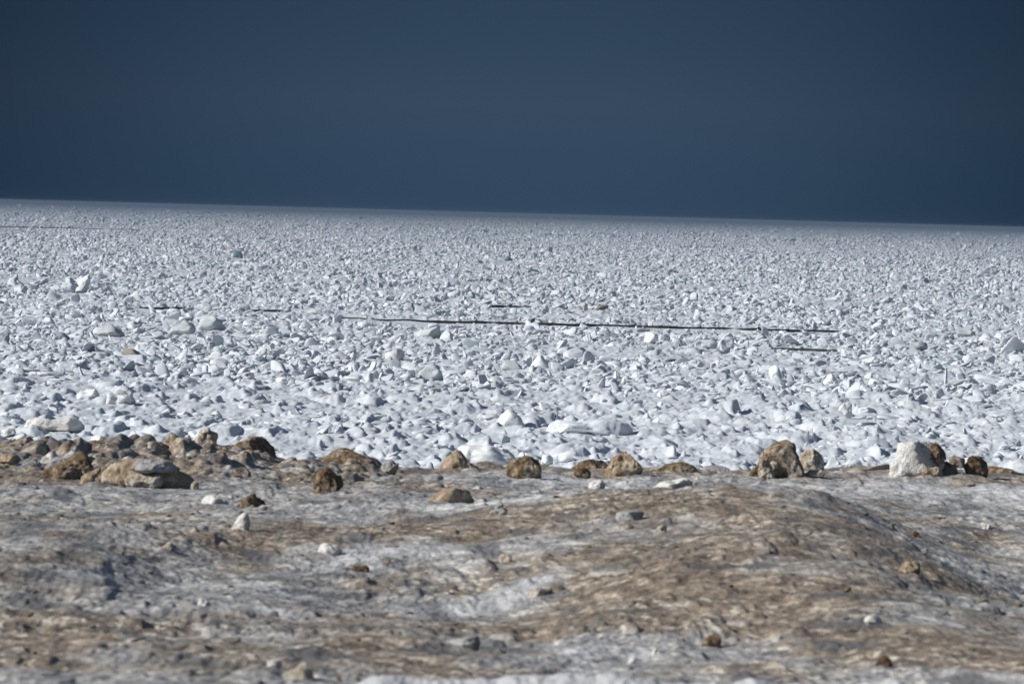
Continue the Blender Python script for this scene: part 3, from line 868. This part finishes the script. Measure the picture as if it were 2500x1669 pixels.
floe((1408, 738, 1436, 753), 'sandysnow', 'faintly sand-stained ice lump left of the dark brown tilted slab', seed=313)
floe((1090, 704, 1121, 726), 'snow', 'pale slab tilted up to the right far beyond the lead', WEDGE_R, seed=314, crust=.02)
floe((1140, 712, 1162, 728), 'greyslab', 'grey ice wedge right of the far pale tilted slab', PEAK, seed=315)
floe((564, 613, 591, 629), 'teal', 'dark teal ice block far out at left', [(0, 0), (.05, .7), (.3, 1), (.8, .95), (1, .6), (1, 0)], seed=316)
floe((820, 628, 842, 638), 'teal', 'small dark teal block far out, right of the larger one', seed=317)
floe((1228, 625, 1255, 637), 'teal', 'dark pointed block far out near the middle', PEAK, seed=318)
floe((986, 738, 1018, 759), 'greyslab', 'dark triangular block beyond the left end of the long lead', PEAK, seed=319)
floe((2046, 664, 2067, 684), 'bright', 'small bright white peak far out at right', PEAK, seed=320)
floe((303, 1050, 345, 1086), 'snow', 'large angular block with a dark blue right face behind the left pile', [(0, 0), (.1, .5), (.35, .95), (.5, 1), (.8, .6), (1, .1), (1, 0)], seed=321)
floe((2204, 958, 2242, 990), 'glassy', 'pointed block with a dark blue face above the big white block', PEAK, seed=322)
floe((2047, 981, 2084, 1013), 'bright', 'round white lump with a shaded right side between the two right boulders', seed=323)
floe((2093, 937, 2132, 963), 'snow', 'rounded lump up and right of the round white one', seed=324)
floe((2002, 911, 2052, 942), 'bright', 'broad white peak, highest of the near lumps at right', PEAK, seed=325)
floe((186, 946, 243, 980), 'bright', 'smooth white dome at left, left one of two large domes', [(0, 0), (.05, .5), (.3, .95), (.6, 1), (.9, .6), (1, 0)], seed=326, crust=.1)
floe((260, 949, 330, 990), 'bright', 'big lumpy white dome at left, right one of two large domes', [(0, 0), (.1, .4), (.35, .8), (.6, 1), (.85, .75), (1, .1), (1, 0)], seed=327, crust=.14)
floe((1330, 1026, 1550, 1056), 'snow', 'long low snow bank on the near lake right of centre', [(0, 0), (.04, .5), (.16, 1), (.30, .62), (.42, .6), (.6, .9), (.78, .75), (.9, .6), (1, .1), (1, 0)], seed=328, depth=.5, crust=.16, level=5)
floe((1204, 1000, 1288, 1038), 'bright', 'white peaked snow heap left of the long low snow bank', PEAK, seed=329)
floe((1110, 1090, 1280, 1134), 'bright', 'smooth snow bank seen between the pointed hummock and the cube-shaped boulder', [(0, 0), (.03, .7), (.15, 1), (.5, .85), (.85, .7), (1, .4), (1, 0)], seed=330, depth=.5, crust=.12, level=5)
floe((1354, 1098, 1424, 1134), 'snow', 'bluish snow lump behind the gap right of the cube-shaped boulder', seed=331)
floe((1318, 1108, 1352, 1136), 'bright', 'small bright lump just right of the cube-shaped boulder', seed=332)
floe((2466, 1122, 2530, 1162), 'bright', 'smooth white snow lump at the right edge behind the ridge', seed=333)
floe((2012, 1112, 2062, 1148), 'snow', 'white peaked lump behind the ridge, right of the pale boulder', PEAK, seed=334)
floe((2060, 1114, 2106, 1148), 'snow', 'white lump behind the low flat tan slab', seed=335)
floe((208, 1064, 268, 1090), 'bright', 'bright snow lump showing above the dark crusty boulder', seed=336)
floe((236, 791, 306, 818), 'greyslab', 'greenish grey slab lying tilted at left, left of the large dome', [(0, 0), (.2, .7), (.35, 1), (.6, .6), (1, .3), (1, 0)], seed=337)
floe((128, 808, 168, 832), 'teal', 'dark block at far left below the standing slabs', seed=338)
floe((-8, 810, 22, 836), 'greyslab', 'grey angular block cut by the left edge of the view', seed=339)
floe((296, 856, 346, 871), 'brownslab', 'flat dark slab on the snow at left, right one of two', [(0, .3), (.1, .9), (.7, 1), (1, .5), (.9, 0), (.2, 0)], seed=340, crust=.02)
floe((236, 861, 276, 874), 'greyslab', 'flat grey slab on the snow at left, left one of two', [(0, .3), (.3, .9), (.8, 1), (1, .4), (.9, 0)], seed=341, crust=.02)
floe((805, 791, 832, 818), 'snow', 'white fin with a steep right side left of the long lead', WEDGE_R, seed=342)
floe((1360, 838, 1402, 866), 'snow', 'pale slab with a curved edge in front of the lead', WEDGE_R, seed=343, crust=.02)
floe((935, 849, 985, 878), 'bright', 'smooth sloping slab in front of the lead, left of centre', WEDGE_R, seed=344, crust=.03)
floe((1212, 880, 1285, 905), 'glassy', 'faceted glassy block with a grey top near the centre of the lake', PEAK, seed=345)
floe((1014, 888, 1090, 926), 'glassy', 'wide glassy hump left of the faceted central block', PEAK, seed=346)
floe((1292, 868, 1345, 898), 'bright', 'white peak with a flat tail right of the faceted central block', PEAK, seed=347)
floe((2330, 800, 2385, 824), 'greyslab', 'rounded grey ice slab far right of the long lead', seed=348)
floe((2220, 832, 2265, 856), 'greyslab', 'dark broken block right of the short lead', seed=349)
floe((50, 1020, 205, 1046), 'sandysnow', 'sand-stained low snow bank on the near lake at left', [(0, 0), (.05, .5), (.25, .9), (.5, .8), (.8, 1), (1, .3), (1, 0)], seed=350, depth=.5, crust=.18, level=5)
floe((0, 1043, 38, 1064), 'sandysnow', 'sand-brown lump at the left edge of the near lake', seed=351)

# ------------------------------------------------------------------ rubble (past counting): one object of instanced chunks
P_all, S_all, R_all, I_all = [], [], [], []
def scatter(d0, d1, n, law, size, angular, squash, sink):
    u = rng.random(n)
    if law == 1:                                      # even per square metre
        d = np.sqrt(d0 * d0 + (d1 * d1 - d0 * d0) * u)
    else:                                             # even in the picture's distance scale
        d = d0 * (d1 / d0) ** u
    x = (rng.random(n) * 2 - 1) * (0.103 * d + 3.0)
    dens = noise2(x / 7.0, d / 18.0, 86) + 0.6 * noise2(x / 22.0, d / 60.0, 87)
    keep = (lead_mask(x, d, 2.2) < 0.5) & (rng.random(n) < 0.62 + 0.9 * dens)
    for fx, fd, fw in FLOES:                          # leave the blocks that stand out in view
        keep &= ~((np.abs(x - fx * d / fd) < fw * 0.6) & (d < fd + fw) & (d > fd - fw - 7.0 - 0.045 * fd * (fd > 350)))
    x, d = x[keep], d[keep]
    n = len(x)
    ap = lead_apron(x, d)
    sc = size * np.exp(rng.normal(0, 0.62, n)) * (1 + 0.35 * noise2(x / 14, d / 40, 88)) * (1 - 0.6 * ap)
    sc = np.clip(sc, size * 0.3, size * 3.2)
    sxyz = np.stack([sc * rng.uniform(0.85, 1.75, n), sc * rng.uniform(0.8, 1.3, n), sc * squash * rng.uniform(0.7, 1.25, n)], 1)
    z = lake_z(x, d) + sxyz[:, 2] * sink
    ang = rng.random(n) < angular
    tilt = np.where(ang, 0.55, 0.15)
    rot = np.stack([rng.normal(0, 1, n) * tilt, rng.normal(0, 1, n) * tilt, rng.random(n) * 6.283], 1)
    ii = np.where(ang, 14 + rng.integers(0, 14, n), rng.integers(0, 14, n))
    P_all.append(np.stack([x, d, z], 1)); S_all.append(sxyz); R_all.append(rot); I_all.append(ii)
scatter(100, 270, 7500, 1, 0.068, 0.40, 0.65, 0.0)
scatter(205, 420, 56000, 1, 0.088, 0.55, 0.62, 0.10)
scatter(380, 780, 95000, 1, 0.100, 0.70, 0.68, 0.18)
scatter(740, 1700, 110000, 2, 0.120, 0.75, 0.75, 0.25)
scatter(1600, 8300, 80000, 2, 0.19, 0.8, 0.8, 0.3)
scatter(3500, 8300, 2500, 2, 0.55, 0.8, 0.6, 0.2)
PP, SS, RR, II = map(np.concatenate, (P_all, S_all, R_all, I_all))
rm_ = bpy.data.meshes.new('ice_rubble')
rm_.vertices.add(len(PP))
rm_.vertices.foreach_set('co', PP.astype(np.float32).ravel())
for nm, ty, arr in (('scl', 'FLOAT_VECTOR', SS), ('rot', 'FLOAT_VECTOR', RR)):
    a = rm_.attributes.new(nm, ty, 'POINT')
    a.data.foreach_set('vector', arr.astype(np.float32).ravel())
a = rm_.attributes.new('idx', 'INT', 'POINT')
a.data.foreach_set('value', II.astype(np.int32))
rub = tag(link('ice_rubble', rm_), label='white broken ice rubble covering the frozen lake out to the horizon', cat='ice rubble', kind='stuff')
gt = bpy.data.node_groups.new('rubble_instances', 'GeometryNodeTree')
gt.interface.new_socket('Geometry', in_out='INPUT', socket_type='NodeSocketGeometry')
gt.interface.new_socket('Geometry', in_out='OUTPUT', socket_type='NodeSocketGeometry')
gi, go = gt.nodes.new('NodeGroupInput'), gt.nodes.new('NodeGroupOutput')
ci = gt.nodes.new('GeometryNodeCollectionInfo')
ci.inputs['Collection'].default_value = LIB
ci.inputs['Separate Children'].default_value = True
ci.inputs['Reset Children'].default_value = True
ip = gt.nodes.new('GeometryNodeInstanceOnPoints')
ip.inputs['Pick Instance'].default_value = True
def named(nm, ty):
    n = gt.nodes.new('GeometryNodeInputNamedAttribute')
    n.data_type = ty
    n.inputs['Name'].default_value = nm
    return n.outputs['Attribute']
e2r = gt.nodes.new('FunctionNodeEulerToRotation')
gt.links.new(named('rot', 'FLOAT_VECTOR'), e2r.inputs[0])
gt.links.new(e2r.outputs[0], ip.inputs['Rotation'])
gt.links.new(named('scl', 'FLOAT_VECTOR'), ip.inputs['Scale'])
gt.links.new(named('idx', 'INT'), ip.inputs['Instance Index'])
gt.links.new(gi.outputs[0], ip.inputs['Points'])
gt.links.new(ci.outputs[0], ip.inputs['Instance'])
gt.links.new(ip.outputs[0], go.inputs[0])
md = rub.modifiers.new('instances', 'NODES')
md.node_group = gt

# ------------------------------------------------------------------ further lumps one can count, the largest in view
LUMPS = [chunk_mesh('snow_lump', 500 + k, 4, 5 + k % 4, 0.62, 0.15, mat=M['snow']) for k in range(16)]
PLATES = [chunk_mesh('ice_plate', 600 + k, 4, 16, 0.36, 0.05, mat=M['snow']) for k in range(8)]
for k in range(200):
    d = math.sqrt(random.uniform(128 ** 2, 235 ** 2))
    x = random.uniform(-1, 1) * 0.094 * d
    s_ = random.uniform(0.14, 0.30)
    z = float(lake_z(np.array([x]), np.array([d]))[0])
    o = link('snow_lump', LUMPS[k % 16])
    o.location = (x, d, z - s_ * 0.05)
    o.scale = (s_ * random.uniform(1.0, 1.8), s_, s_ * random.uniform(.5, .85))
    o.rotation_euler = (random.gauss(0, .15), random.gauss(0, .15), random.uniform(0, 6.28))
    tag(o, 'rounded white snow lump half sunk in the near lake rubble', 'snow lump', 'rounded snow lumps in the near lake rubble')
for k in range(70):
    d = math.sqrt(random.uniform(235 ** 2, 480 ** 2))
    x = random.uniform(-1, 1) * 0.094 * d
    if lead_mask(np.array([x]), np.array([d]), 2.0)[0] > 0.5 or lead_apron(np.array([x]), np.array([d]))[0] > 0.2:
        continue
    s_ = random.uniform(0.22, 0.45)
    z = float(lake_z(np.array([x]), np.array([d]))[0])
    o = link('ice_plate', PLATES[k % 8])
    o.location = (x, d, z + s_ * 0.25)
    o.scale = (s_ * random.uniform(.8, 1.3), s_, s_)
    o.rotation_euler = (random.gauss(0, .5), random.gauss(0, .6), random.uniform(0, 6.28))
    tag(o, 'angular ice plate tipped up out of the rubble farther out on the lake', 'ice plate', 'tipped ice plates farther out on the lake')
CHIP = [chunk_mesh('ice_chip', 700 + k, 3, 9, 0.6, 0.15, mat=M[('cream', 'whiteice', 'greyice', 'tan')[k % 4]]) for k in range(12)]
for k in range(230):
    d = 1 / random.uniform(1 / 68, 1 / 27)
    x = random.uniform(-1, 1) * 0.092 * d
    s_ = random.uniform(0.014, 0.026) * (0.4 + d / 50) * (1.6 if k % 9 == 0 else 1)
    z = float(ground_z(x, d)[0])
    o = link('ice_chip', CHIP[k % 12])
    o.location = (x, d, z + s_ * 0.1)
    o.scale = (s_ * random.uniform(.9, 1.7), s_ * 1.2, s_ * random.uniform(.6, 1))
    o.rotation_euler = (random.gauss(0, .3), random.gauss(0, .3), random.uniform(0, 6.28))
    tag(o, 'small pale ice chip scattered on the sandy shore ice', 'ice chip', 'ice chips scattered on the shore ice')

# ------------------------------------------------------------------ air
hz, ht, hb = new_mat('haze_air')
ht.nodes.remove(hb)
pv = ht.nodes.new('ShaderNodeVolumePrincipled')
pv.inputs['Color'].default_value = (0.165, 0.228, 0.325, 1)
pv.inputs['Density'].default_value = 4.2e-4
pv.inputs['Anisotropy'].default_value = 0.0
ht.links.new(pv.outputs[0], [n for n in ht.nodes if n.type == 'OUTPUT_MATERIAL'][0].inputs['Volume'])
bm = bmesh.new()
bmesh.ops.create_cube(bm, size=1)
bmesh.ops.scale(bm, vec=(2600, 9100, 8.0), verts=bm.verts)
bmesh.ops.translate(bm, vec=(0, 4520, 2.54), verts=bm.verts)
hm = bpy.data.meshes.new('haze')
bm.to_mesh(hm)
bm.free()
tag(link('haze', hm, hz), label='pale air dimming the far ice', kind='stuff')
